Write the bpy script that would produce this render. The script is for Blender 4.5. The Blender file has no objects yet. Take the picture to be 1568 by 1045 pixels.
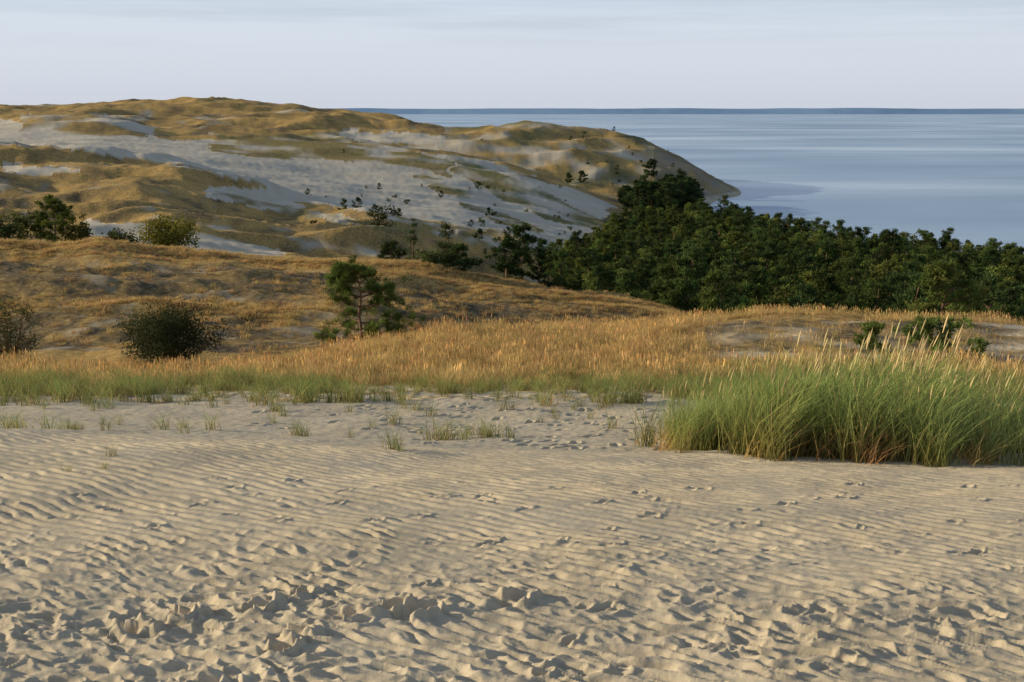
import bpy, math, numpy as np
from mathutils import Vector
rng=np.random.default_rng(11)
F=1568.;CX=784.;CY=522.5;HOR=171.
TH=math.atan((CY-HOR)/F);cT,sT=math.cos(TH),math.sin(TH)
CAMZ=50.
def slope(py):
    y=(CY-py)/F
    return (sT-y*cT)/(cT+y*sT)
def proj(X,Y,Z):
    dep=Y*cT-Z*sT; v=Y*sT+Z*cT
    return CX+F*X/dep, CY-F*v/dep
def px2u(px,zr):
    return (px-CX)/F*(cT-zr*sT)
def hsh(ix,iy,s):
    h=(ix*374761393+iy*668265263+s*974634777)&0xffffffff
    h=((h^(h>>13))*1274126177)&0xffffffff
    return h^(h>>16)
def pn(x,y,s=0):
    x=np.asarray(x,dtype=np.float64);y=np.asarray(y,dtype=np.float64)
    ix=np.floor(x).astype(np.int64);iy=np.floor(y).astype(np.int64)
    fx=x-ix;fy=y-iy
    ux=fx*fx*fx*(fx*(fx*6-15)+10);uy=fy*fy*fy*(fy*(fy*6-15)+10)
    def g(a,b):
        t=hsh(ix+a,iy+b,s)*(2*np.pi/4294967296.)
        return np.cos(t)*(fx-a)+np.sin(t)*(fy-b)
    a=g(0,0)*(1-ux)+g(1,0)*ux
    b=g(0,1)*(1-ux)+g(1,1)*ux
    return (a*(1-uy)+b*uy)*1.5
def fbm(x,y,s,o=3):
    r=0;a=1.
    for i in range(o):
        r=r+a*pn(x*2**i,y*2**i,s+i*17);a*=.5
    return r
def rid(x,y,s): return 1-2.2*np.abs(pn(x,y,s))
def sst(a,b,x):
    t=np.clip((x-a)/(b-a),0,1);return t*t*(3-2*t)
def inpoly(px,py,poly):
    m=np.zeros(px.shape,bool);n=len(poly)
    for i in range(n):
        x1,y1=poly[i];x2,y2=poly[(i+1)%n]
        if y1==y2: continue
        c=((py<y1)!=(py<y2))
        m^=c&(px<(x2-x1)*(py-y1)/(y2-y1)+x1)
    return m
def blur(a,n):
    for ax in (0,1):
        for _ in range(2):
            p=np.pad(a,[(n,n) if i==ax else (0,0) for i in (0,1)],mode='edge');c=np.cumsum(p,axis=ax)
            c=np.insert(c,0,0,axis=ax)
            a=(np.take(c,range(2*n+1,c.shape[ax]),axis=ax)-np.take(c,range(0,c.shape[ax]-2*n-1),axis=ax))/(2*n+1)
    return a
# ---------------------------------------------------------------- terrain profile
KN=[
 [(0,1.0,-2.6),(1568,1.0,-2.6)],
 [(0,5.5,1045),(1568,5.5,1045)],
 [(0,9,-3.72),(1568,9,-3.70)],
 [(0,13,664),(300,13,672),(600,13.4,680),(850,13.5,688),(1050,13.3,692),(1300,12.6,704),(1568,12,716)],
 [(0,15.5,656),(300,15.5,664),(600,15.7,669),(850,15.7,671),(1050,15.6,669),(1300,15.2,676),(1568,15,684)],
 [(0,22,612),(500,22,608),(1000,22,606),(1568,22,610)],
 [(0,28,590),(600,28,586),(1000,28,586),(1568,28,586)],
 [(-300,34,570),(0,34,570),(150,34,575),(300,36,577),(450,38,562),(565,42,534),(700,48,512),(850,52,506),(950,54,505),(1050,56,493),(1150,58,484),(1300,58,487),(1568,56,502)],
 [(-300,55,556),(0,55,556),(300,55,558),(450,56,550),(565,56,534),(700,72,-17),(850,80,-18.5),(950,80,-19),(1050,80,-19),(1150,85,-24),(1300,85,-25),(1568,85,-26)],
 [(-300,78,470),(0,78,474),(300,78,478),(450,80,478),(565,82,480),(700,95,472),(850,100,482),(950,98,-20),(1050,90,-19.5),(1150,105,-31),(1300,105,-32),(1568,105,-32)],
 [(-300,115,372),(0,115,378),(150,115,382),(300,118,390),(450,120,400),(565,120,404),(640,120,403),(700,122,416),(850,120,446),(950,115,460),(1050,106,482),(1150,130,-36),(1300,130,-37),(1568,130,-37)],
 [(-300,150,372),(0,150,374),(150,150,374),(300,150,382),(450,150,392),(565,150,-23),(700,155,-29),(850,160,-33),(950,160,-36),(1050,160,-39),(1150,170,-40),(1568,170,-41)],
 [(-300,185,335),(0,185,338),(150,185,342),(300,185,354),(450,185,378),(565,180,392),(700,190,402),(850,220,-36),(950,230,-42),(1050,240,-44),(1150,240,-43),(1568,230,-45)],
 [(-300,300,226),(0,300,228),(150,300,234),(300,290,260),(450,280,300),(565,260,330),(650,245,352),(700,240,366),(850,270,-41),(950,290,-45),(1050,300,-45.5),(1150,300,-45),(1300,290,-47),(1568,280,-48)],
 [(-300,350,233),(0,350,235),(150,350,240),(300,345,259),(450,340,292),(565,330,318),(700,310,350),(850,310,384),(950,340,-46.5),(1050,350,-47),(1150,360,-47.5),(1300,340,-50.5),(1568,325,-51)],
 [(-300,440,207),(0,440,208),(150,440,212),(300,440,226),(450,440,247),(565,430,266),(700,410,292),(850,400,335),(950,420,-46),(1050,440,-47.5),(1120,430,-50.5),(1200,430,-53),(1300,400,-54),(1568,400,-55)],
 [(-300,540,184),(0,540,188),(40,540,181),(150,540,182),(200,540,191),(250,540,207),(350,540,203),(450,540,209),(565,530,220),(640,530,228),(700,520,239),(800,505,260),(870,490,286),(940,480,318),(1000,500,-45.5),(1055,510,-46.8),(1110,500,-52),(1568,500,-60)],
 [(-300,610,194),(0,610,196),(150,610,197),(300,610,211),(450,610,214),(565,610,226),(700,590,251),(850,570,279),(950,560,303),(1000,560,-46),(1055,565,-47),(1100,570,-51),(1150,570,-56),(1568,570,-62)],
 [(-300,680,175),(0,680,177),(150,680,176),(300,680,184),(450,680,190),(565,670,198),(700,650,214),(800,640,224),(900,640,232),(950,635,240),(1000,630,252),(1050,625,276),(1100,620,298),(1138,618,-50.4),(1200,620,-57),(1568,620,-62)],
 [(-300,900,166),(0,900,165),(100,900,163),(180,900,161),(240,900,158),(300,900,153),(370,900,155),(430,880,163),(520,840,173),(600,800,184),(690,730,196),(780,710,192),(830,710,193),(900,700,202),(980,690,210),(1010,680,223),(1050,670,249),(1090,655,280),(1130,640,-49.6),(1200,640,-57),(1568,640,-62)],
 [(-300,1100,-15),(430,1050,-25),(600,950,-45),(700,900,-54),(1568,900,-65)],
 [(-300,2500,-80),(1568,2500,-80)],
]
ud=np.linspace(-.60,.60,1060)
side=np.linspace(.0,1.0,46)[1:]**1.3*1.2
ucol=np.concatenate([-(.60+side[::-1]),ud,.60+side])
NC=len(ucol)
s0,s1=math.sqrt(3.4),math.sqrt(22)
dn=(s0+np.linspace(0,1,920)*(s1-s0))**2
df=np.exp(np.linspace(math.log(22.03),math.log(1000),640))
drow=np.concatenate([np.linspace(1,3.35,20),dn,df,np.array([1200,1500,2000,2500.])])
NR=len(drow)
kd=[];kz=[]
uf=np.linspace(-1.9,1.9,1901)
ker=np.exp(-.5*(np.arange(-14,15)*.002/.009)**2);ker/=ker.sum()
for K in KN:
    us=[];ds=[];zs=[]
    for p,d,v in K:
        z=v if v<=0 else -d*slope(v)
        us.append(px2u(p,z/d));ds.append(d);zs.append(z)
    fd=np.interp(uf,us,ds);fz=np.interp(uf,us,zs)
    fd=np.convolve(np.pad(fd,14,mode='edge'),ker,'valid');fz=np.convolve(np.pad(fz,14,mode='edge'),ker,'valid')
    kd.append(np.interp(ucol,uf,fd));kz.append(np.interp(ucol,uf,fz))
kd=np.array(kd);kz=np.array(kz)
Z=np.zeros((NR,NC))
for c in range(NC):
    x=kd[:,c];y=kz[:,c];h=np.diff(x);m=np.diff(y)/h
    t=np.zeros(len(x))
    same=m[:-1]*m[1:]>0
    w1=2*h[1:]+h[:-1];w2=h[1:]+2*h[:-1]
    mm=np.where(same,(w1+w2)/np.where(same,w1/np.where(m[:-1]==0,1,m[:-1])+w2/np.where(m[1:]==0,1,m[1:]),1),0)
    t[1:-1]=mm;t[0]=m[0];t[-1]=m[-1]
    i=np.clip(np.searchsorted(x,drow)-1,0,len(x)-2)
    s=np.clip((drow-x[i])/h[i],0,1)
    Z[:,c]=(2*s**3-3*s**2+1)*y[i]+(s**3-2*s**2+s)*h[i]*t[i]+(-2*s**3+3*s**2)*y[i+1]+(s**3-s**2)*h[i]*t[i+1]
D=np.repeat(drow[:,None],NC,1);U=np.repeat(ucol[None,:],NR,0);X=U*D;Y=D
sandp=[[(-200,180),(0,181),(60,197),(230,203),(262,214),(330,214),(420,214),(560,224),(650,232),(720,242),(830,275),(940,318),(915,345),(880,392),(780,366),(690,342),(560,325),(440,306),(395,282),(300,258),(200,240),(60,222),(-200,216)],
 [(130,338),(230,342),(330,362),(430,382),(430,395),(330,388),(200,368),(130,362)],
 [(320,285),(420,292),(470,318),(400,322),(310,300)],
 [(520,196),(640,205),(720,214),(830,222),(820,232),(700,228),(600,220),(520,212)],
 [(0,250),(60,255),(130,262),(60,268),(0,262)]]
# large scale relief
PX,PY=proj(X,Y,Z)
r0=int(np.searchsorted(drow,130))
fl=np.zeros((NR,NC));fl[r0:]=inpoly(PX[r0:],PY[r0:],sandp[0]);fl[r0:]=blur(fl[r0:],9)
fl=1-.72*fl
fo=1-.85*sst(830,900,PX)*(1-sst(540,580,D))
w=sst(26,60,D)*(1-sst(140,200,D))
Z+=w*(.34*fbm(X/9,Y/7,1,4))
w=sst(58,75,D)*(1-sst(110,130,D))*(1-sst(900,1050,PX))
Z+=w*(.95*pn(X/17,Y/11,2)+.65*(rid(X/15,Y/7,3)-.3))
w=sst(125,200,D)*(1-sst(400,500,D))*fl*fo
Z+=w*(2.8*fbm(X/45,Y/34,5,4)+2.2*(rid((X+.35*Y)/52,(Y-.35*X)/20,9)-.35)+.25*rid(X/10,Y/9,10))
w=sst(400,500,D)*sst(-50.5,-44,Z)*fl*fo
Z+=w*(3.6*fbm(X/85,Y/60,21,4)+3.0*(rid((X+.3*Y)/75,(Y-.3*X)/34,29)-.35)+.45*rid(X/16,Y/14,30))
Z+=.10*pn(X/2.2,Y/1.8,31)*sst(18,30,D)
Z+=.05*pn(X/1.7,Y/1.3,33)*(1-sst(20,30,D))
# near sand ripples
nr=int(np.searchsorted(drow,24))
x=X[:nr];y=Y[:nr]
wa=pn(x/2.6,y/2.0,41);wb=pn(x/.7,y/.5,43);wc=pn(x/.30,y/.2,45)
near=1-sst(6.0,9.8,y+.7*wa+.10*x)
ph=(x*math.sin(.58)+y*math.cos(.58))*2*np.pi/.142+4.2*wa+2.3*wb+.30*(np.clip(x,-1.5,9)+1.5)**2+(.7+near)*1.5*wc+near*1.5*wb
rip=np.sin(ph)+.38*np.sin(2*ph+.9)
mod=.75+.65*pn(x/1.1,y/.8,47)+.75*pn(x/.36,y/.2,48)
far_r=(1-sst(12.3,13.8,y))
dz=.0128*np.clip(mod,.08,1.7)*far_r*rip*(1-.05*near)
ca,sa=math.cos(-.35),math.sin(-.35);xr=x*ca+y*sa;yr=-x*sa+y*ca
sc_=.55+.7*pn(x/1.4,y/1.0,50)
r1_=np.clip(rid(xr/.42+.5*wb,yr/.20+.5*wc,51),0,1)**1.5;r2_=np.clip(rid(xr/.20+.3*wb,yr/.10,53),0,1)**1.5
dz+=near*(.036*r1_+.018*r2_-.02)*np.clip(sc_+.3,.2,1.3)+(1-near)*.006*pn(x/.26,y/.14,54)*far_r
dz+=(1-far_r)*(.010*pn(x/.35,y/.3,55)+.008*pn(x/.15,y/.12,56))
dz+=.003*pn(x/.06,y/.05,57)
Z[:nr]+=dz
def scuff(cx,cy,L,W,a,dep,rim):
    r0=np.searchsorted(drow,cy-.5);r1=np.searchsorted(drow,cy+.5)
    xx=X[r0:r1]-cx;yy=Y[r0:r1]-cy
    p=(xx*math.cos(a)+yy*math.sin(a))/L;q=(-xx*math.sin(a)+yy*math.cos(a))/W
    rr=np.sqrt(p*p+q*q)*(1+.25*pn(xx/.08,yy/.08,int(cx*50)&255))
    Z[r0:r1]+=-dep*(1-sst(.3,1.1,rr))+rim*np.exp(-((rr-1.25)/.28)**2)*(.6+.4*np.sign(p))
for i in range(250):
    yy=4.6+rng.random()**1.3*6.0
    scuff(rng.uniform(-.58,.58)*yy,yy,rng.uniform(.06,.14),rng.uniform(.03,.06),rng.uniform(-.6,1.0),rng.uniform(.008,.022),rng.uniform(.004,.018))
for i in range(190):
    yy=rng.uniform(13.6,21)
    u=rng.normal(.03,.16)
    scuff(u*yy,yy,rng.uniform(.10,.19),rng.uniform(.05,.09),rng.uniform(-.5,1.5),rng.uniform(.02,.045),.015)
for i in range(12):
    scuff(-2.1+rng.normal(0,.7),6.6+rng.normal(0,.4),rng.uniform(.12,.2),rng.uniform(.06,.09),rng.uniform(-.3,.8),.03,.05)
def ground(xw,yw):
    u=xw/yw
    i=np.clip(np.searchsorted(drow,yw)-1,0,NR-2);j=np.clip(np.searchsorted(ucol,u)-1,0,NC-2)
    a=(yw-drow[i])/(drow[i+1]-drow[i]);b=(u-ucol[j])/(ucol[j+1]-ucol[j])
    return (Z[i,j]*(1-b)+Z[i,j+1]*b)*(1-a)+(Z[i+1,j]*(1-b)+Z[i+1,j+1]*b)*a
# ---------------------------------------------------------------- ground cover
PX,PY=proj(X,Y,Z)
def wl(k,s,ay=1.3):
    o=np.zeros((NR,NC))
    for q,Lq in enumerate([.3,.9,2.7,8.1,24.3,73.]):
        wr=np.clip(1-np.abs(np.log(k*drow/Lq)/math.log(3)),0,1)
        rr=np.nonzero(wr>0)[0]
        if len(rr)==0: continue
        a,b=rr[0],rr[-1]+1
        o[a:b]+=wr[a:b,None]*pn(X[a:b]/Lq,Y[a:b]/(Lq*ay),s+q*7)
    return o*1.15
cov=np.zeros((NR,NC,4));cov[...,3]=1
j1=wl(.05,61);j2=wl(.013,163);j3=wl(.06,265,1.0)
QX=PX+16*j1+8*j2;QY=PY+5*j3+4*j2
S=np.where(D<21,1.,0.);H=np.zeros((NR,NC));G=np.zeros((NR,NC))
S=np.where((D>=21)&(D<31),np.clip(1.1-(D-21)/9+.9*j1+.5*j2,0,1),S)
G=np.where((D>=21)&(D<31),np.clip(.2+.4*j2,0,1)*(1-S),G)
m=(D>=60)&(D<140)
H=np.where(m,np.clip(.72+.9*j1+.5*j2-1.3*sst(101,112,D)*(1-sst(125,135,D))-.9*np.exp(-((D-79)/5)**2)*(PX<520),0,1),H)  # heath cover, thickened here to paint in the slope's shade
S=np.where((D>=60)&(D<108)&(PX<560),np.clip(-.4+1.5*j3+.5*j2,0,.5),S)
m=(D>=34)&(D<62)&(PX>1080)
H=np.where(m&(PY>492),np.clip(.6+1.2*j1+.6*j2,0,1),H)
S=np.where(m&(PY>492),np.clip(.2+1.3*j3+.5*j2+sst(1400,1520,PX)*.7,0,1)*(1-.7*H),S)
far=D>130
H=np.where(far,np.clip(.05+1.1*j1+.7*j2,0,1),H)
S=np.where(far,np.clip(-.55+1.8*j3+.5*j2,0,.9),S)
mk=far&(D<450)&(PX+25*j1>880);H=np.where(mk,.9,H);S=np.where(mk,0,S);G=np.where(mk,.4,G)
for p in sandp:
    mk=inpoly(QX,QY,p)&far
    S=np.where(mk,np.clip(.98+.2*j2,0,1),S);H=np.where(mk,0,H);G=np.where(mk,0,G)
mixp=[([(330,205),(480,205),(600,222),(690,245),(700,272),(600,252),(520,246),(400,240),(310,232)],.15,.45,.6),
 ([(690,235),(760,262),(840,300),(925,335),(905,352),(830,335),(760,300),(700,262)],.35,.25,.85),
 ([(640,262),(700,285),(770,325),(830,350),(815,358),(750,335),(690,300),(630,270)],.25,.5,.8),
 ([(330,292),(450,318),(560,338),(640,350),(640,358),(540,345),(430,328),(330,300)],.25,.6,.6),
 ([(30,176),(230,180),(235,206),(120,208),(30,200)],.45,.6,.1),
 ([(560,330),(760,352),(870,385),(760,380),(620,352)],.4,.5,.4)]
for p,s_,h_,g_ in mixp:
    mk=inpoly(QX,QY,p)&far
    nn=np.clip(.5+1.3*j1+.7*j2,0,1)
    S=np.where(mk,np.clip(s_+1.6*j3+.6*j2,0,1),S);H=np.where(mk,h_*nn,H);G=np.where(mk,g_*(1-nn*.5),G)
mk=(D>560)&(PX>680)
S=np.where(mk,np.clip(.1+1.4*j3+.4*j2,0,.8),S);G=np.where(mk,np.clip(.1+.9*j1,0,.5),G)
mk=(D>560)&(PX>1000)
H=np.where(mk,np.clip(.7+.5*j2,0,1),H);S=np.where(mk&(Z>-48.5),S*.4,S)  # headland's shaded right side put into the colour as dark heath
mk=(D>100)&(Z<-49.2);S=np.where(mk,.6,S);H=np.where(mk,.3,H)
cov[...,0]=S;cov[...,1]=H;cov[...,2]=G
verts=np.stack([X,Y,Z+CAMZ],-1).reshape(-1,3).astype(np.float32)
ii=np.arange(NR-1)[:,None]*NC+np.arange(NC-1)[None,:]
quads=np.stack([ii,ii+1,ii+NC+1,ii+NC],-1).reshape(-1,4).astype(np.int32)
def mkmesh(name,verts,loops,counts,mats,mi=None,col=None,smooth=False):
    me=bpy.data.meshes.new(name)
    verts=np.asarray(verts,dtype=np.float32);loops=np.asarray(loops,dtype=np.int32);counts=np.asarray(counts,dtype=np.int32)
    me.vertices.add(len(verts));me.vertices.foreach_set('co',verts.ravel())
    me.loops.add(len(loops));me.loops.foreach_set('vertex_index',loops)
    me.polygons.add(len(counts))
    st=np.concatenate([[0],np.cumsum(counts)[:-1]]).astype(np.int32)
    me.polygons.foreach_set('loop_start',st)
    for m in mats: me.materials.append(m)
    if mi is not None: me.polygons.foreach_set('material_index',np.asarray(mi,dtype=np.int32))
    me.polygons.foreach_set('use_smooth',np.full(len(counts),smooth))
    if col is not None:
        a=me.attributes.new('Col','FLOAT_COLOR','POINT')
        a.data.foreach_set('color',np.asarray(col,dtype=np.float32).ravel())
    me.update();me.validate()
    return me
def link(name,me):
    o=bpy.data.objects.new(name,me);bpy.context.scene.collection.objects.link(o);return o
# ---------------------------------------------------------------- materials
def newmat(name):
    m=bpy.data.materials.new(name);m.use_nodes=True;nt=m.node_tree;nt.nodes.clear()
    out=nt.nodes.new('ShaderNodeOutputMaterial');return m,nt,out
def N(nt,t,**k):
    n=nt.nodes.new(t)
    for a,b in k.items(): setattr(n,a,b)
    return n
def noise(nt,vec,scale,detail=4,rough=.6):
    n=N(nt,'ShaderNodeTexNoise');n.inputs['Scale'].default_value=scale;n.inputs['Detail'].default_value=detail;n.inputs['Roughness'].default_value=rough
    nt.links.new(vec,n.inputs['Vector']);return n.outputs['Fac']
def ramp(nt,fac,stops):
    r=N(nt,'ShaderNodeValToRGB');e=r.color_ramp.elements
    e[0].position=stops[0][0];e[0].color=(*stops[0][1],1);e[1].position=stops[-1][0];e[1].color=(*stops[-1][1],1)
    for p,c in stops[1:-1]:
        q=e.new(p);q.color=(*c,1)
    nt.links.new(fac,r.inputs['Fac']);return r.outputs['Color']
def mix(nt,f,a,b,bt='MIX'):
    m=N(nt,'ShaderNodeMix',data_type='RGBA',blend_type=bt)
    for s,v in ((m.inputs[0],f),(m.inputs[6],a),(m.inputs[7],b)):
        if isinstance(v,bpy.types.NodeSocket): nt.links.new(v,s)
        else: s.default_value=v if not isinstance(v,tuple) else (*v,1)
    return m.outputs[2]
m_gr,nt,out=newmat('dune_ground')
tc=N(nt,'ShaderNodeTexCoord').outputs['Object']
at=N(nt,'ShaderNodeAttribute',attribute_name='Col')
sep=N(nt,'ShaderNodeSeparateColor');nt.links.new(at.outputs['Color'],sep.inputs[0])
nA=noise(nt,tc,.6,6);nB=noise(nt,tc,2.2,7,.75);nC=noise(nt,tc,60,4,.7);nD=noise(nt,tc,.07,7,.7)
sand=ramp(nt,nA,[(.3,(.46,.395,.285)),(.5,(.51,.44,.325)),(.7,(.56,.49,.37))])
sand=mix(nt,.22,sand,ramp(nt,nC,[(.3,(.22,.18,.12)),(.7,(.68,.60,.47))]))
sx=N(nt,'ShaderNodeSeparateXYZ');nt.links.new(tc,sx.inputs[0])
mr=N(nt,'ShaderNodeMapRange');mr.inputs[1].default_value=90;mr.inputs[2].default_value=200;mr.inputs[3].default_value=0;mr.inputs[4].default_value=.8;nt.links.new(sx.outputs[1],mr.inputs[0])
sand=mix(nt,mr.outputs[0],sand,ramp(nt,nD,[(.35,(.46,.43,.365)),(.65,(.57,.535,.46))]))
grass=ramp(nt,nB,[(.36,(.12,.085,.035)),(.5,(.38,.25,.09)),(.64,(.68,.48,.20))])
grass=mix(nt,.4,grass,ramp(nt,nD,[(.38,(.16,.12,.05)),(.6,(.70,.46,.16))]))
heath=ramp(nt,nB,[(.36,(.04,.036,.024)),(.5,(.12,.095,.06)),(.66,(.29,.235,.16))])
green=ramp(nt,nB,[(.36,(.06,.075,.03)),(.64,(.20,.23,.10))])
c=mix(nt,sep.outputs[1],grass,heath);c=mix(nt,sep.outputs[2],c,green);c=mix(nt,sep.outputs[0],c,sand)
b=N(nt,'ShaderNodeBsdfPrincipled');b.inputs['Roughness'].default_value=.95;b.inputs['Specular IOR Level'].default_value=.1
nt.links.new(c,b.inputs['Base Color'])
bu=N(nt,'ShaderNodeBump');bu.inputs['Strength'].default_value=.5;bu.inputs['Distance'].default_value=.01
nt.links.new(nC,bu.inputs['Height'])
inv=N(nt,'ShaderNodeMath',operation='SUBTRACT');inv.inputs[0].default_value=1;nt.links.new(sep.outputs[0],inv.inputs[1])
mu=N(nt,'ShaderNodeMath',operation='MULTIPLY');nt.links.new(inv.outputs[0],mu.inputs[0]);nt.links.new(nB,mu.inputs[1])
bu2=N(nt,'ShaderNodeBump');bu2.inputs['Strength'].default_value=.7;bu2.inputs['Distance'].default_value=.6
nt.links.new(mu.outputs[0],bu2.inputs['Height']);nt.links.new(bu.outputs[0],bu2.inputs['Normal'])
nt.links.new(bu2.outputs[0],b.inputs['Normal']);nt.links.new(b.outputs[0],out.inputs[0])
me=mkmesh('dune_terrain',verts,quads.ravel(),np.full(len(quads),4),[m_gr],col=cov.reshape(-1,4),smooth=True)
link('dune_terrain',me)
def foliage_mat(name,trans=.35,var=.25,hue=.02):
    m,nt,out=newmat(name)
    at=N(nt,'ShaderNodeAttribute',attribute_name='Col')
    oi=N(nt,'ShaderNodeObjectInfo')
    hs=N(nt,'ShaderNodeHueSaturation')
    mr=N(nt,'ShaderNodeMapRange');mr.inputs[3].default_value=1-var;mr.inputs[4].default_value=1+var;nt.links.new(oi.outputs['Random'],mr.inputs[0])
    mh=N(nt,'ShaderNodeMapRange');mh.inputs[3].default_value=.5-hue;mh.inputs[4].default_value=.5+hue
    fr=N(nt,'ShaderNodeMath',operation='FRACT');m7=N(nt,'ShaderNodeMath',operation='MULTIPLY');m7.inputs[1].default_value=7.13
    nt.links.new(oi.outputs['Random'],m7.inputs[0]);nt.links.new(m7.outputs[0],fr.inputs[0]);nt.links.new(fr.outputs[0],mh.inputs[0])
    nt.links.new(mr.outputs[0],hs.inputs['Value']);nt.links.new(mh.outputs[0],hs.inputs['Hue']);nt.links.new(at.outputs['Color'],hs.inputs['Color'])
    d=N(nt,'ShaderNodeBsdfDiffuse');t=N(nt,'ShaderNodeBsdfTranslucent');mx=N(nt,'ShaderNodeMixShader');mx.inputs[0].default_value=trans
    nt.links.new(hs.outputs[0],d.inputs[0]);nt.links.new(hs.outputs[0],t.inputs[0]);nt.links.new(d.outputs[0],mx.inputs[1]);nt.links.new(t.outputs[0],mx.inputs[2])
    nt.links.new(mx.outputs[0],out.inputs[0]);return m
m_grass=foliage_mat('grass_blade',.4,var=.25)
m_leaf=foliage_mat('foliage',.35,var=.35,hue=.014)
m_bark,nt,out=newmat('bark')
tc=N(nt,'ShaderNodeTexCoord').outputs['Object'];c=ramp(nt,noise(nt,tc,9,4),[(.3,(.09,.055,.035)),(.7,(.26,.15,.09))])
b=N(nt,'ShaderNodeBsdfPrincipled');b.inputs['Roughness'].default_value=.9;nt.links.new(c,b.inputs['Base Color']);nt.links.new(b.outputs[0],out.inputs[0])
# ---------------------------------------------------------------- water and far shore
m_w,nt,out=newmat('lagoon_water')
tc=N(nt,'ShaderNodeTexCoord').outputs['Object']
mp=N(nt,'ShaderNodeMapping');mp.inputs['Scale'].default_value=(.0013,.0040,1);nt.links.new(tc,mp.inputs[0])
big=noise(nt,mp.outputs[0],1,5,.55)
col=ramp(nt,big,[(.32,(.20,.32,.49)),(.50,(.26,.39,.56)),(.66,(.38,.50,.65))])
b=N(nt,'ShaderNodeBsdfPrincipled');b.inputs['IOR'].default_value=1.33
nt.links.new(col,b.inputs['Base Color'])
r2=N(nt,'ShaderNodeMapRange');r2.inputs[1].default_value=.35;r2.inputs[2].default_value=.65;r2.inputs[3].default_value=.42;r2.inputs[4].default_value=.22;nt.links.new(big,r2.inputs[0]);nt.links.new(r2.outputs[0],b.inputs['Roughness'])
mp2=N(nt,'ShaderNodeMapping');mp2.inputs['Scale'].default_value=(.25,.5,1);nt.links.new(tc,mp2.inputs[0])
bu=N(nt,'ShaderNodeBump');bu.inputs['Strength'].default_value=.4;bu.inputs['Distance'].default_value=.3
nt.links.new(noise(nt,mp2.outputs[0],1,4,.6),bu.inputs['Height']);nt.links.new(bu.outputs[0],b.inputs['Normal'])
nt.links.new(b.outputs[0],out.inputs[0])
R=60000.
me=mkmesh('lagoon_water',[(-R,-200,0),(R,-200,0),(R,R,0),(-R,R,0)],[0,1,2,3],[4],[m_w]);link('lagoon_water',me)
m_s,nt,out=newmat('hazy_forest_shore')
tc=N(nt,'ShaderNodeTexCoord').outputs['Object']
c=ramp(nt,noise(nt,tc,.002,3),[(.35,(.21,.34,.52)),(.65,(.25,.39,.56))])  # blue of the distance haze mixed into the shore's base colour
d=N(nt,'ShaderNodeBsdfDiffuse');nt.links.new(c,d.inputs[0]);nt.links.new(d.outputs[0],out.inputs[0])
n=500;xs=np.linspace(-26000,26000,n);ht=108+14*fbm(xs/2500,xs*0,71,4)
v=np.concatenate([np.stack([xs,20000+400*pn(xs/4000,xs*0,77),xs*0-1],1),np.stack([xs,20300+400*pn(xs/4000,xs*0,77),ht],1),np.stack([xs,xs*0+24000,xs*0-1],1)])
f=[]
for i in range(n-1): f+=[i,i+1,n+i+1,n+i]
for i in range(n-1): f+=[n+i,n+i+1,2*n+i+1,2*n+i]
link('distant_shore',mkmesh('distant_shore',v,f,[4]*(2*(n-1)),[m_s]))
# ---------------------------------------------------------------- grass tufts
def tuft(name,n,h,spread,w,bend,cb,ct,lean=.12,heads=0.,seed=0,headcol=(.55,.42,.22),tilt=.25,hs_=1.,straw=0.):
    r=np.random.default_rng(seed);V=[];L=[];C=[];COL=[]
    ts=[0,.35,.72,1.]
    for i in range(n):
        bx,by=r.normal(0,spread,2);phi=r.uniform(0,2*np.pi)
        hh=h*r.uniform(.5,1.08);tl=abs(r.normal(0,tilt));bd=bend*r.uniform(.2,1.4)
        head=r.random()<heads
        if head: hh=h*r.uniform(.8,1.06);bd*=.3;tl*=.6
        dx,dy=math.cos(phi),math.sin(phi);a=r.uniform(0,np.pi);wx,wy=math.cos(a),math.sin(a)
        br=r.uniform(.55,1.4)
        c1,c2=cb,ct
        if r.random()<straw: c1,c2=(.40,.27,.12),(.50,.38,.18)
        b0=len(V);last=None
        for j,t in enumerate(ts):
            o=tl*t+bd*t*t
            p=(bx+dx*o*hh+lean*t*t*hh,by+dy*o*hh,hh*(t-.35*bd*t*t)-(.03 if t==0 else 0))
            ww=w*.5*(1-t)**.6*(.8 if head else 1)
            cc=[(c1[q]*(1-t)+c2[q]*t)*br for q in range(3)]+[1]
            if j<3:
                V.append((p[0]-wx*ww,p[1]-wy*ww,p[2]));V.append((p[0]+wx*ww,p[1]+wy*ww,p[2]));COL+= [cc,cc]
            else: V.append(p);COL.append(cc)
            last=p
        L+=[b0,b0+1,b0+3,b0+2,b0+2,b0+3,b0+5,b0+4,b0+4,b0+5,b0+6];C+=[4,4,3]
        if head:
            hl=r.uniform(.10,.17)*hs_;hr=.0085*hs_;b1=len(V);hc=[q*br for q in headcol]+[1]
            tx=(lean*1.5+dx*tl)*.9;ty=dy*tl*.9
            for (s,rr) in ((-.25,.3),(.2,1),(.7,.8)):
                for q in range(3):
                    aa=q*2.094
                    V.append((last[0]+tx*hl*s+math.cos(aa)*hr*rr,last[1]+ty*hl*s+math.sin(aa)*hr*rr,last[2]+hl*s));COL.append(hc)
            V.append((last[0]+tx*hl*1.1,last[1]+ty*hl*1.1,last[2]+hl*1.05));COL.append(hc)
            for lv in (0,3):
                for q in range(3):
                    q2=(q+1)%3;L+=[b1+lv+q,b1+lv+q2,b1+lv+3+q2,b1+lv+3+q];C.append(4)
            for q in range(3): L+=[b1+6+q,b1+6+(q+1)%3,b1+9];C.append(3)
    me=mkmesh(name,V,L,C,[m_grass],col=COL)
    return bpy.data.objects.new(name,me)
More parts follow.
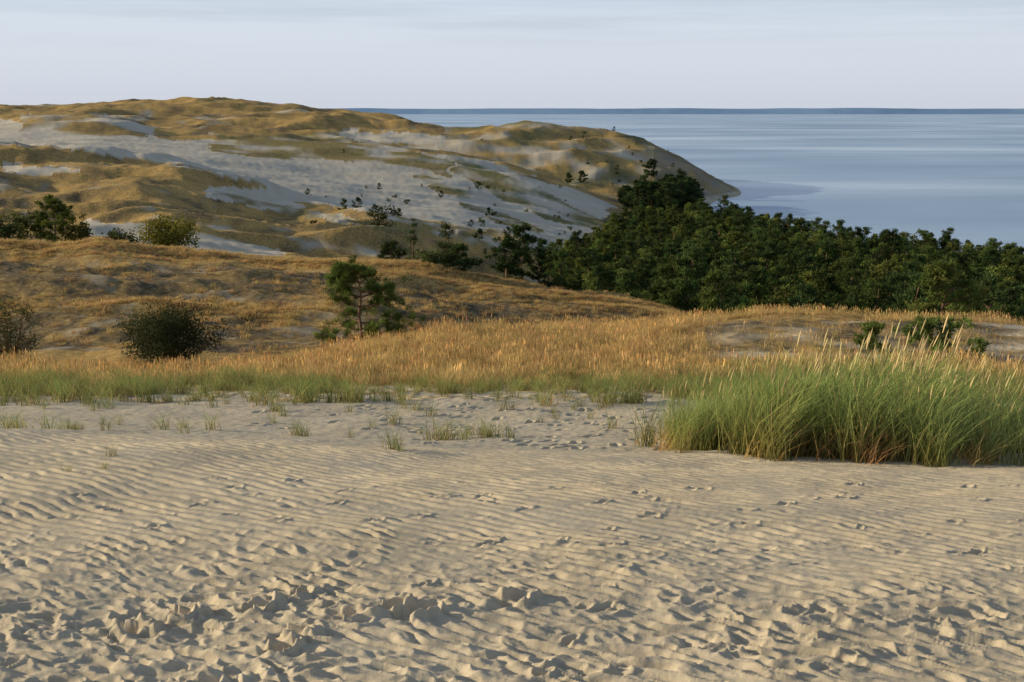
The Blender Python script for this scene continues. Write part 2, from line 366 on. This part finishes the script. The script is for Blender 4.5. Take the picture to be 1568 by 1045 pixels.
def coll(name,objs):
    c=bpy.data.collections.new(name)
    for o in objs: c.objects.link(o)
    return c
def instancer(name,pts,rot,scl,cl,nvar):
    me=bpy.data.meshes.new(name);me.vertices.add(len(pts));me.vertices.foreach_set('co',np.asarray(pts,dtype=np.float32).ravel())
    a=me.attributes.new('rot','FLOAT_VECTOR','POINT');a.data.foreach_set('vector',np.asarray(rot,dtype=np.float32).ravel())
    a=me.attributes.new('scl','FLOAT_VECTOR','POINT');a.data.foreach_set('vector',np.asarray(scl,dtype=np.float32).ravel())
    a=me.attributes.new('idx','INT','POINT');a.data.foreach_set('value',rng.integers(0,nvar,len(pts)).astype(np.int32))
    o=link(name,me)
    ng=bpy.data.node_groups.new(name+'_scatter','GeometryNodeTree')
    ng.interface.new_socket('Geometry',in_out='INPUT',socket_type='NodeSocketGeometry')
    ng.interface.new_socket('Geometry',in_out='OUTPUT',socket_type='NodeSocketGeometry')
    gi=ng.nodes.new('NodeGroupInput');go=ng.nodes.new('NodeGroupOutput')
    ci=ng.nodes.new('GeometryNodeCollectionInfo');ci.inputs['Collection'].default_value=cl;ci.inputs['Separate Children'].default_value=True;ci.inputs['Reset Children'].default_value=True
    ip=ng.nodes.new('GeometryNodeInstanceOnPoints');ip.inputs['Pick Instance'].default_value=True
    def na(nm,t):
        q=ng.nodes.new('GeometryNodeInputNamedAttribute');q.data_type=t;q.inputs['Name'].default_value=nm
        return [s for s in q.outputs if s.enabled][0]
    lk=ng.links.new
    lk(gi.outputs[0],ip.inputs['Points']);lk(ci.outputs[0],ip.inputs['Instance'])
    lk(na('idx','INT'),ip.inputs['Instance Index']);lk(na('rot','FLOAT_VECTOR'),ip.inputs['Rotation']);lk(na('scl','FLOAT_VECTOR'),ip.inputs['Scale'])
    lk(ip.outputs[0],go.inputs[0])
    md=o.modifiers.new('scatter','NODES');md.node_group=ng
    return o
def scatter(name,n,d0,d1,u0,u1,maskfn,cl,nvar,s0,s1,hfn=None,rz=True):
    y=np.sqrt(rng.uniform(d0*d0,d1*d1,n));u=rng.uniform(u0,u1,n);x=u*y
    z=ground(x,y);px,py=proj(x,y,z)
    keep=rng.random(n)<maskfn(x,y,z,px,py)
    x,y,z,px,py=x[keep],y[keep],z[keep],px[keep],py[keep];k=len(x)
    s=rng.uniform(s0,s1,k)
    if hfn is not None: s=s*hfn(x,y,z,px,py)
    rot=np.stack([rng.normal(0,.05,k),rng.normal(0,.05,k),rng.uniform(-1,1,k)*(np.pi if rz else .6)],1)
    return instancer(name,np.stack([x,y,z+CAMZ],1),rot,np.stack([s,s,s],1),cl,nvar)
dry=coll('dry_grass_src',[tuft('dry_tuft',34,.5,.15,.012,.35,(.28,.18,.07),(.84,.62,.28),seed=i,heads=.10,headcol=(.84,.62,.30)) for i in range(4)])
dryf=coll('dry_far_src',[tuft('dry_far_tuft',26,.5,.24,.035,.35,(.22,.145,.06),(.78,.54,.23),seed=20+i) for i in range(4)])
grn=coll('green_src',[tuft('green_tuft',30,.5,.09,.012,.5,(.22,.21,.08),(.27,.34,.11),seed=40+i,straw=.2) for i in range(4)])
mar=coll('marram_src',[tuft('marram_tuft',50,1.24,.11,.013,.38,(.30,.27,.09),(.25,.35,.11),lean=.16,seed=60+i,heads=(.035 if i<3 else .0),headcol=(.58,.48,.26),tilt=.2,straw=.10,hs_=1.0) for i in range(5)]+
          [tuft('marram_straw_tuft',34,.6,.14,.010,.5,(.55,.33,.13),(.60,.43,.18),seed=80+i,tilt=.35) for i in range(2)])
def crest_d(px): return np.interp(px,[-300,0,150,300,450,565,700,850,950,1050,1150,1300,1568],[34,34,34,36,38,42,48,52,54,56,58,58,56])
def f_dry(x,y,z,px,py):
    cd=crest_d(px);n=pn(x/3,y/3,91)+.5*pn(x/1.1,y/1.1,191)
    a=sst(25,29,y+2*n)*(1-sst(cd+2,cd+6,y))
    r=sst(1040,1120,px)*sst(31,35,y)*(1-sst(-3,-1.5,y-cd))*.93
    return a*np.clip(.7+.9*n,.12,1)*(1-r)
def h_dry(x,y,z,px,py): return 1+.45*pn(x/2.3,y/2.3,192)
scatter('dry_dune_grass',26000,24,64,-.62,.62,f_dry,dry,4,.5,1.1,h_dry)
def f_dryf(x,y,z,px,py):
    n=pn(x/6,y/5,93)+.5*pn(x/2,y/2,94)
    crest=np.exp(-((y-np.interp(px,[0,640,1050],[114,118,103]))/6)**2)
    band=np.exp(-((y-79)/4)**2)*(1-sst(420,560,px))*.95
    midr=sst(560,680,px)*.22
    a=np.clip(crest*.95+band*(.75+n)+midr+.03+.28*n,0,1)
    return a*(px<1120)
scatter('slope_dry_grass',32000,58,128,-.62,.25,f_dryf,dryf,4,.45,1.15)
def f_grn(x,y,z,px,py):
    n=pn(x/2.2,y/1.6,95)+.5*pn(x/.8,y/.7,96)
    a=sst(19.5,23,y+1.5*n)*(1-sst(28,33,y))
    mid=sst(380,480,px)*(1-sst(850,950,px))
    return a*np.clip(.45+1.2*n+.35*sst(900,1100,px)+.25*(1-sst(150,400,px))-.15*mid,0.03,1)
def h_grn(x,y,z,px,py): return (1+.4*pn(x/.9,y/.9,193))*(1-.2*sst(400,480,px)*(1-sst(850,950,px)))
scatter('green_dune_grass',7500,18,34,-.62,.62,f_grn,grn,4,.45,1.2,h_grn)
def f_sp(x,y,z,px,py):
    n=pn(x/1.3,y/1.0,97)
    return np.clip(.02+(n>.42)*.5,0,1)*(px<1000)
scatter('sparse_sand_grass',900,14.5,22,-.6,.2,f_sp,grn,4,.35,.9)
sp=[]
for (p,d,s) in [(600,12.6,.7),(612,12.5,.55),(605,12.7,.5),(460,14.5,.8),(464,14.6,.6),(675,15.3,1.),(660,15.4,.8),(690,15.5,.8),(682,15.2,.7),(150,11,.35),(95,10.8,.3),(165,11.6,.4),(160,15.5,.6),(280,15.2,.6),(8,14.3,1.),(30,15,.7),(20,14.5,.8),(105,14.8,.6),
  (540,20.5,1.5),(545,20.7,1.4),(455,21,1.45),(470,21,1.4),(480,21.2,1.4),(520,21,1.5),(512,20.8,1.3),(462,20.6,1.3),(835,20,1.2),(842,20.3,1.1),(720,21,.9),(635,19.5,.9),(620,19.8,.7),(400,20,1.1),(410,20.3,1.),(930,20.5,1.2),(950,20.5,1.3),(965,20.3,1.3),(975,20.6,1.2)]:
    sp.append((px2u(p,-.3)*d,d,s))
sp=np.array(sp);zz=ground(sp[:,0],sp[:,1])
instancer('beach_grass_sprouts',np.stack([sp[:,0],sp[:,1],zz+CAMZ],1),np.stack([sp[:,0]*0,sp[:,0]*0,sp[:,0]*7],1),np.repeat(sp[:,2:3],3,1),grn,4)
def f_mar(x,y,z,px,py):
    front=np.interp(px,[1000,1050,1250,1568,1800],[13.7,13.2,12.4,12.0,11.9])+.9*pn(x/.6,y*0,99)
    back=np.interp(px,[1000,1100,1300,1568],[14.8,16.5,17.5,17])
    n=pn(x/.9,y/.8,98)
    left=990+22*pn(y/.5,x*0,92)
    return ((y>front)&(y<back)&(px>left))*np.clip(.75+1.6*n,.05,1)*np.where(px>1490,.45,1)
def h_mar(x,y,z,px,py): return np.interp(px,[1000,1080,1160,1300,1400,1480,1568],[.68,.82,1.02,1.17,1.08,.88,.82])*(1+.32*pn(x/.55,y/.55,90))
scatter('marram_grass_clump',1600,11.8,18,.12,.68,f_mar,mar,7,.78,1.1,h_mar,rz=False)
# ---------------------------------------------------------------- trees
class B:
    def __init__(s): s.V=[];s.L=[];s.C=[];s.M=[];s.K=[];s.n=0
    def tube(s,pts,rad,sides=6):
        pts=np.array(pts);k=len(pts);b=s.n
        for i in range(k):
            t=pts[min(i+1,k-1)]-pts[max(i-1,0)];t=t/(np.linalg.norm(t)+1e-9)
            a=np.cross(t,[.3,.9,.1]);a/=np.linalg.norm(a)+1e-9;c=np.cross(t,a)
            for q in range(sides):
                th=2*np.pi*q/sides;s.V.append(pts[i]+(a*math.cos(th)+c*math.sin(th))*rad[i]);s.K.append((.1,.07,.05,1))
        for i in range(k-1):
            for q in range(sides):
                q2=(q+1)%sides;s.L+=[b+i*sides+q,b+i*sides+q2,b+(i+1)*sides+q2,b+(i+1)*sides+q];s.C.append(4);s.M.append(0)
        s.n+=k*sides
    def leaves(s,r,c,rad,n,size,col,asp=.6,flat=.8,up=0.):
        d=r.normal(size=(n,3));d/=np.linalg.norm(d,axis=1)[:,None]
        rr=rad*r.random(n)**.45
        p=c+d*rr[:,None]*np.array([1,1,flat])
        a=r.normal(size=(n,3))+d*.6;a[:,2]+=up;a/=np.linalg.norm(a,axis=1)[:,None]
        b=np.cross(a,r.normal(size=(n,3)));b/=np.linalg.norm(b,axis=1)[:,None]
        sz=size*r.uniform(.6,1.3,n)[:,None]
        v=np.stack([p-b*sz*asp*.5,p+b*sz*asp*.5,p+a*sz+b*sz*asp*.15,p+a*sz*.95-b*sz*asp*.25],1).reshape(-1,3)
        base=s.n+np.arange(n)[:,None]*4+np.arange(4)[None,:]
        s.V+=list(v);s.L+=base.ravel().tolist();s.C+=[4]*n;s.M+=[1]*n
        br=(r.uniform(.7,1.3,n)*(.75+.3*(d[:,2]*.5+.5)))  # top light put into leaf colour: upper leaves of a clump brighter
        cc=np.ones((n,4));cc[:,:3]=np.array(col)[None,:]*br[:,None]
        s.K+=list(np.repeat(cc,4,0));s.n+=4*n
    def obj(s,name):
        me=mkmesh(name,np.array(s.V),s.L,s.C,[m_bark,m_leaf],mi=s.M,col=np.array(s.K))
        return bpy.data.objects.new(name,me)
def pine(name,h,w,seed,col=(.055,.085,.025),lsz=.16,nleaf=34,whorls=11,lean=.03,open_=1.,base=.1,asp=.22,col2=None):
    r=np.random.default_rng(seed);b=B()
    k=7;tp=[np.array([lean*h*(i/(k-1))**1.5+r.normal(0,.012*h),r.normal(0,.012*h),h*.97*i/(k-1)-(.15 if i==0 else 0)]) for i in range(k)]
    tr=.022*h+.03
    b.tube(tp,[tr*(1-.85*i/(k-1)) for i in range(k)],8)
    tp=np.array(tp)
    def at(t):
        f=t*(k-1);i=min(int(f),k-2);return tp[i]*(1-f+i)+tp[i+1]*(f-i)
    for wv in range(whorls):
        t=base+(1-base)*(wv+.3)/whorls
        prof=(1-t)**.65*(.65+.5*math.sin(min(1,(t-base)*3+.3)*1.57))
        for q in range(r.integers(3,6)):
            if r.random()<.15: continue
            L=w*.6*prof*r.uniform(.5,1.35)+.06*h*.5
            phi=r.uniform(0,2*np.pi);el=r.uniform(.05,.45)+.5*t
            c0=at(min(1,t+r.uniform(-.02,.02)))
            dv=np.array([math.cos(phi)*math.cos(el),math.sin(phi)*math.cos(el),math.sin(el)])
            p1=c0+dv*L*.5+np.array([0,0,-.03*L]);p2=c0+dv*L+np.array([0,0,.12*L])
            b.tube([c0,p1,p2],[tr*.35*(1-t*.6),tr*.22*(1-t*.6),tr*.06],4)
            nc=max(2,int(2+open_*L*1.4/(.09*h+.2)))
            for m in range(nc):
                s=r.uniform(.4,1.08)
                cc=(c0+dv*L*s)+r.normal(0,.09*L+.012*h,3)*np.array([1,1,.55])
                colr=col if (col2 is None or r.random()<.6) else col2
                v=r.uniform(.65,1.4)
                b.leaves(r,cc,(.045*h+.04)*r.uniform(.7,1.25),nleaf,lsz,[x*v for x in colr],asp=asp,flat=.6,up=.5)
    b.leaves(r,tp[-1],.03*h+.04,nleaf,lsz,col,asp=asp,up=.9)
    return b.obj(name)
def limbpine(name,h,limbs,seed,col,col2,lsz,nleaf,asp):
    # open-grown pine: limbs given as (height fraction, reach x, reach y, rise, foliage size), in units of tree height
    r=np.random.default_rng(seed);b=B()
    tp=np.array([(0,0,-.15),(.01*h,0,.2*h),(-.015*h,.01*h,.42*h),(.02*h,0,.62*h),(.0,0,.8*h),(-.05*h,.0,.96*h)])
    b.tube(tp,[.05*h**.5*q for q in (1,.8,.65,.5,.3,.1)],8)
    def at(t): return np.array([np.interp(t,[0,.2,.42,.62,.8,.96],tp[:,q]) for q in range(3)])
    for (t,rx,ry,rise,fs) in limbs:
        c0=at(t);e=c0+np.array([rx,ry,rise])*h;mid=(c0+e)/2+np.array([0,0,-.02*h])
        b.tube([c0,mid,e],[.028*h**.5,.018*h**.5,.006],5)
        for m in range(int(5+15*fs)):
            s=r.uniform(.35,1.05) if r.random()<.35 else r.uniform(.72,1.1)
            cb=c0+(e-c0)*s
            tip=cb+r.normal(0,1,3)*np.array([.08,.08,.045])*h*fs*1.15
            b.tube([cb,tip],[.012,.005],3)
            v=r.uniform(.5,1.6);cc=col if r.random()<.55 else col2
            b.leaves(r,tip,.038*h*r.uniform(.8,1.4),nleaf,lsz,[q*v for q in cc],asp=asp,flat=.65,up=.6)
    return b.obj(name)
def broad(name,h,w,seed,col,lsz=.3,ncl=34,nl=55,trunk=.3,asp=.7,bushy=False):
    r=np.random.default_rng(seed);b=B()
    tr=.018*h+.02
    top=np.array([r.normal(0,.04*h),r.normal(0,.04*h),h*.75])
    if not bushy: b.tube([np.array([0,0,-.2]),top*.5,top],[tr,tr*.7,tr*.25],7)
    zc=h*(trunk+1)/2;hz=h*(1-trunk)/2
    for i in range(ncl):
        th=r.uniform(0,2*np.pi);cz=r.uniform(-1,1);rad=r.random()**.4
        q=math.sqrt(max(0,1-cz*cz))**.8
        lump=.8+.25*math.sin(3*th+seed)+.1*r.normal()
        c=np.array([math.cos(th)*q*w*.5*rad*lump,math.sin(th)*q*w*.5*rad*lump,zc+cz*hz*.86*rad*(.85+.3*r.random())])
        st=np.array([0,0,0.]) if bushy else top*min(.95,max(.3,(c[2]/h)*.75))
        mid=(st+c)/2+np.array([0,0,-.04*h])
        b.tube([st,mid,c],[tr*.4,tr*.25,tr*.06],4)
        v=r.uniform(.6,1.45)
        b.leaves(r,c,w*.15*r.uniform(.7,1.3),nl,lsz,[x*v for x in col],asp=asp,flat=.75)
    return b.obj(name)
forest=coll('forest_src',[
 broad('tree_a',12,6,1,(.10,.14,.035),.36,36,56,.15),
 pine('tree_b',11,5.5,2,(.16,.185,.045),.38,34,10,asp=.4),
 pine('tree_c',13,6,3,(.07,.105,.032),.40,34,11,asp=.4),
 pine('tree_d',11,5.5,4,(.12,.15,.04),.40,34,10,asp=.4),
 pine('tree_e',13.5,6,5,(.055,.085,.03),.42,34,10,asp=.4),
 pine('tree_f',12,6,6,(.08,.115,.035),.42,34,10,asp=.4),
 broad('tree_g',12,6,7,(.13,.16,.042),.36,38,56,.15)])
P=[]
for gy in np.arange(112,460,4.7):
    for gx in np.arange(-30,320,4.7):
        P.append((gx+rng.uniform(-2.2,2.2),gy+rng.uniform(-2.2,2.2)))
P=np.array(P);x,y=P[:,0],P[:,1];z=ground(x,y);px,py=proj(x,y,z)
lim_front=np.interp(px,[840,880,950,1050,1100,1700],[215,175,150,128,112,112])
lim_left=np.interp(y,[112,150,175,215,260,300,340,400,440,470],[1120,940,870,832,862,892,920,960,985,1000])
lim_back=np.interp(px,[860,940,1060,1150,1200,1300,1568,1900],[330,400,430,395,370,345,325,320])
ok=(px>lim_left)&(y>lim_front)&(y<lim_back)&(z>-49.6)&(x/y<.64)&(rng.random(len(x))<.93)
x,y,z,px=x[ok],y[ok],z[ok],px[ok]
s=rng.uniform(.66,1.12,len(x))*np.interp(px,[860,960,1100],[.72,.85,1.])
instancer('forest_trees',np.stack([x,y,z+CAMZ],1),np.stack([0*x,0*x,rng.uniform(0,6.28,len(x))],1),np.stack([s,s,s*rng.uniform(.85,1.15,len(x))],1),forest,7)
shr=coll('shrub_src',[broad('shr_a',1.6,2.2,31,(.05,.07,.025),.22,12,26,.0,bushy=True),broad('shr_b',1.3,2.2,32,(.08,.095,.03),.22,12,26,.0,bushy=True),
  pine('shr_c',2.6,1.9,33,(.045,.07,.025),.24,16,6,asp=.4)])
def f_sh(x,y,z,px,py):
    n=pn(x/30,y/40,201)
    a=np.where((px>470)&(px<900)&(py>285)&(py<400),.4,.02)
    a=np.where((px>700)&(px<930)&(py>330)&(y>150),.9,a)
    a=np.where((y>560)&(px>860),.3,a)
    return a*np.clip(.6+1.2*n,0.05,1)*(z>-48)*(y>150)
scatter('dune_shrubs',2400,150,780,-.58,.3,f_sh,shr,3,.4,1.25)
hp=coll('headland_pine_src',[pine('hp_a',12,9,51,(.05,.075,.03),.6,30,9,asp=.5),broad('hp_b',11,9,52,(.055,.08,.03),.55,36,40,.1)])
pts=[]
for i in range(110):
    p=np.clip(rng.normal(1018,28),958,1062);d=rng.uniform(485,560);pts.append((p,d,rng.uniform(.6,.95)+.3*math.exp(-((p-1035)/22)**2)))
for i in range(26):
    pts.append((rng.uniform(950,1030),rng.uniform(470,530),rng.uniform(.45,.75)))
for p,d,s_ in [(995,600,.9),(1048,600,.9),(1040,610,.7),(890,575,.6),(870,580,.5),(1060,600,.6),(985,590,.7)]: pts.append((p,d,s_))
A=np.array(pts);x=(A[:,0]-CX)/F*A[:,1];y=A[:,1];z=ground(x,y);k=z>-49.8
x,y,z,A=x[k],y[k],z[k],A[k]
instancer('headland_pines',np.stack([x,y,z+CAMZ],1),np.stack([0*x,0*x,rng.uniform(0,6,len(x))],1),np.repeat(A[:,2:3],3,1),hp,2)
def place(o,px,d,rot=0.):
    x=(px-CX)/F*d
    for _ in range(4):
        z=float(ground(np.array([x]),np.array([d]))[0]);x=px2u(px,z/d)*d
    o.location=(x,d,z+CAMZ);o.rotation_euler=(0,0,rot);bpy.context.scene.collection.objects.link(o);return z
def height_for(px,d,top):
    z=-.2*d
    for _ in range(4):
        x=px2u(px,z/d)*d;z=float(ground(np.array([x]),np.array([d]))[0])
    return max(.7,-d*slope(top)-z)
def addpine(name,px,d,top,wpx,seed,**k):
    h=height_for(px,d,top);place(pine(name,h,wpx*d/F,seed,**k),px,d)
def addbush(name,px,d,top,wpx,seed,col,**k):
    h=height_for(px,d,top);place(broad(name,h,wpx*d/F,seed,col,**k),px,d)
hh=height_for(553,46,408);print('hero',hh)
limbs=[(.12,-.48,-.05,.06,.8),(.15,.44,.05,.10,.9),(.18,-.25,.25,.06,.7),(.2,.2,-.3,.1,.7),(.3,.50,0,.08,.9),(.32,-.20,.1,.08,.5),(.45,.3,.15,.12,.7),(.5,.52,-.08,.14,1.0),(.5,-.2,-.15,.14,.6),
 (.62,-.28,.05,.12,.8),(.62,.22,.1,.1,.7),(.68,.42,0,.08,.8),(.72,-.30,-.05,.12,.9),(.78,.1,.1,.12,.7),(.8,-.16,.1,.12,.8),(.85,-.24,0,.1,.8),(.9,.08,-.05,.08,.7),(.9,-.08,0,.1,.8)]
place(limbpine('pine_tree',hh,limbs,101,(.12,.165,.04),(.19,.23,.055),.15,60,.2),553,46)
h2=height_for(1440,64,408)
place(limbpine('pine_tree',min(h2,9),[(max(.35,t),rx*.8,ry*.8,ri,fs) for t,rx,ry,ri,fs in limbs],102,(.12,.155,.04),(.19,.20,.055),.22,34,.25),1440,64)
addpine('pine_tree',1425,36,494,95,103,col=(.12,.165,.045),lsz=.16,nleaf=36,whorls=6)
addpine('pine_tree',1330,37,500,50,104,col=(.12,.165,.045),lsz=.15,nleaf=30,whorls=6)
addpine('pine_tree',1494,35,534,36,105,col=(.12,.165,.045),lsz=.13,nleaf=26,whorls=5)
addpine('pine_tree',703,118,376,38,106,col=(.05,.075,.025),lsz=.3,nleaf=34,whorls=8)
addpine('pine_tree',679,150,338,34,107,col=(.05,.075,.025),lsz=.35,nleaf=34,whorls=8)
addpine('pine_tree',598,128,372,40,108,col=(.05,.075,.025),lsz=.3,nleaf=30,whorls=6)
addpine('pine_tree',632,165,336,18,109,col=(.05,.075,.025),lsz=.3,nleaf=26,whorls=6)
addpine('pine_tree',798,185,346,75,110,col=(.04,.065,.022),lsz=.42,nleaf=44,whorls=8,asp=.4)
addpine('pine_tree',775,180,360,40,111,col=(.04,.065,.022),lsz=.4,nleaf=40,whorls=7,asp=.4)
addpine('pine_tree',826,190,365,45,112,col=(.04,.065,.022),lsz=.4,nleaf=40,whorls=7,asp=.4)
addpine('pine_tree',85,143,306,75,113,col=(.12,.145,.035),col2=(.16,.17,.04),lsz=.35,nleaf=44,whorls=8,asp=.4)
addbush('dune_bush',262,52,466,165,120,(.055,.062,.028),lsz=.12,ncl=110,nl=150,trunk=0.,asp=.4,bushy=True)
addbush('dune_bush',18,50,438,110,121,(.09,.095,.04),lsz=.12,ncl=46,nl=80,trunk=0.,asp=.35,bushy=True)
addbush('dune_bush',262,142,333,105,122,(.22,.20,.04),lsz=.3,ncl=60,nl=70,trunk=0.,bushy=True)
addbush('dune_bush',120,146,330,50,123,(.14,.15,.04),lsz=.3,ncl=30,nl=50,trunk=0.,bushy=True)
addbush('dune_bush',35,142,322,60,124,(.13,.14,.045),lsz=.3,ncl=30,nl=40,trunk=0.,bushy=True)
addbush('dune_bush',5,138,332,50,125,(.045,.06,.025),lsz=.3,ncl=30,nl=50,trunk=0.,bushy=True)
addbush('dune_bush',185,146,352,70,126,(.12,.14,.045),lsz=.3,ncl=26,nl=40,trunk=0.,bushy=True)
addbush('dune_bush',585,215,308,52,127,(.04,.06,.022),lsz=.35,ncl=26,nl=40,trunk=0.,bushy=True)
addbush('dune_bush',660,118,384,60,128,(.07,.085,.03),lsz=.25,ncl=26,nl=40,trunk=0.,bushy=True)
# ---------------------------------------------------------------- light
az=math.atan2(-1.0,.12);el=math.radians(15)
sd=Vector((math.sin(az)*math.cos(el),math.cos(az)*math.cos(el),math.sin(el)))
L=bpy.data.lights.new('sun','SUN');L.energy=5;L.angle=math.radians(.5);L.color=(1,.82,.54)
so=bpy.data.objects.new('sun',L);bpy.context.scene.collection.objects.link(so)
so.rotation_euler=sd.to_track_quat('Z','Y').to_euler();so.location=(-100,20,90)
w=bpy.data.worlds.new('World');bpy.context.scene.world=w;w.use_nodes=True;nt=w.node_tree;nt.nodes.clear()
out=N(nt,'ShaderNodeOutputWorld');bg=N(nt,'ShaderNodeBackground');bg.inputs[1].default_value=.115
sky=N(nt,'ShaderNodeTexSky',sky_type='NISHITA');sky.sun_disc=False;sky.sun_elevation=el;sky.sun_rotation=az;sky.air_density=1;sky.dust_density=1.5;sky.ozone_density=1.5
tc=N(nt,'ShaderNodeTexCoord').outputs['Generated'];sx=N(nt,'ShaderNodeSeparateXYZ');nt.links.new(tc,sx.inputs[0])
mr=N(nt,'ShaderNodeMapRange');mr.interpolation_type='SMOOTHSTEP';mr.inputs[1].default_value=0;mr.inputs[2].default_value=.5;mr.inputs[3].default_value=.97;mr.inputs[4].default_value=.15;nt.links.new(sx.outputs[2],mr.inputs[0])
mp=N(nt,'ShaderNodeMapping');mp.inputs['Scale'].default_value=(2.4,2.4,55);mp.inputs['Rotation'].default_value=(0.0,0.02,0);nt.links.new(tc,mp.inputs[0])
cl=noise(nt,mp.outputs[0],1.2,6,.6)
veil=ramp(nt,sx.outputs[2],[(0,(5.3,5.65,6.4)),(.03,(5.7,6.1,6.85)),(.06,(6.0,6.5,7.3)),(.10,(5.9,6.7,7.7)),(.25,(5.5,6.5,7.8))])
cm=ramp(nt,sx.outputs[2],[(.045,(0,0,0)),(.085,(1,1,1))])
cf=mix(nt,1.,ramp(nt,cl,[(.38,(0,0,0)),(.62,(.75,.75,.75))]),cm,'MULTIPLY')
veil=mix(nt,cf,veil,(4.9,5.5,6.4))
c=mix(nt,mr.outputs[0],sky.outputs[0],veil)
nt.links.new(c,bg.inputs[0]);nt.links.new(bg.outputs[0],out.inputs[0])
# ---------------------------------------------------------------- camera
cam=bpy.data.cameras.new('camera');cam.lens=36.;cam.sensor_width=36;cam.clip_end=150000;cam.clip_start=.1
co=bpy.data.objects.new('camera',cam);co.location=(0,0,CAMZ);co.rotation_euler=(math.pi/2-TH,0,0)
bpy.context.scene.collection.objects.link(co);bpy.context.scene.camera=co
sc=bpy.context.scene;sc.view_settings.view_transform='Standard';sc.view_settings.look='None';sc.view_settings.exposure=0
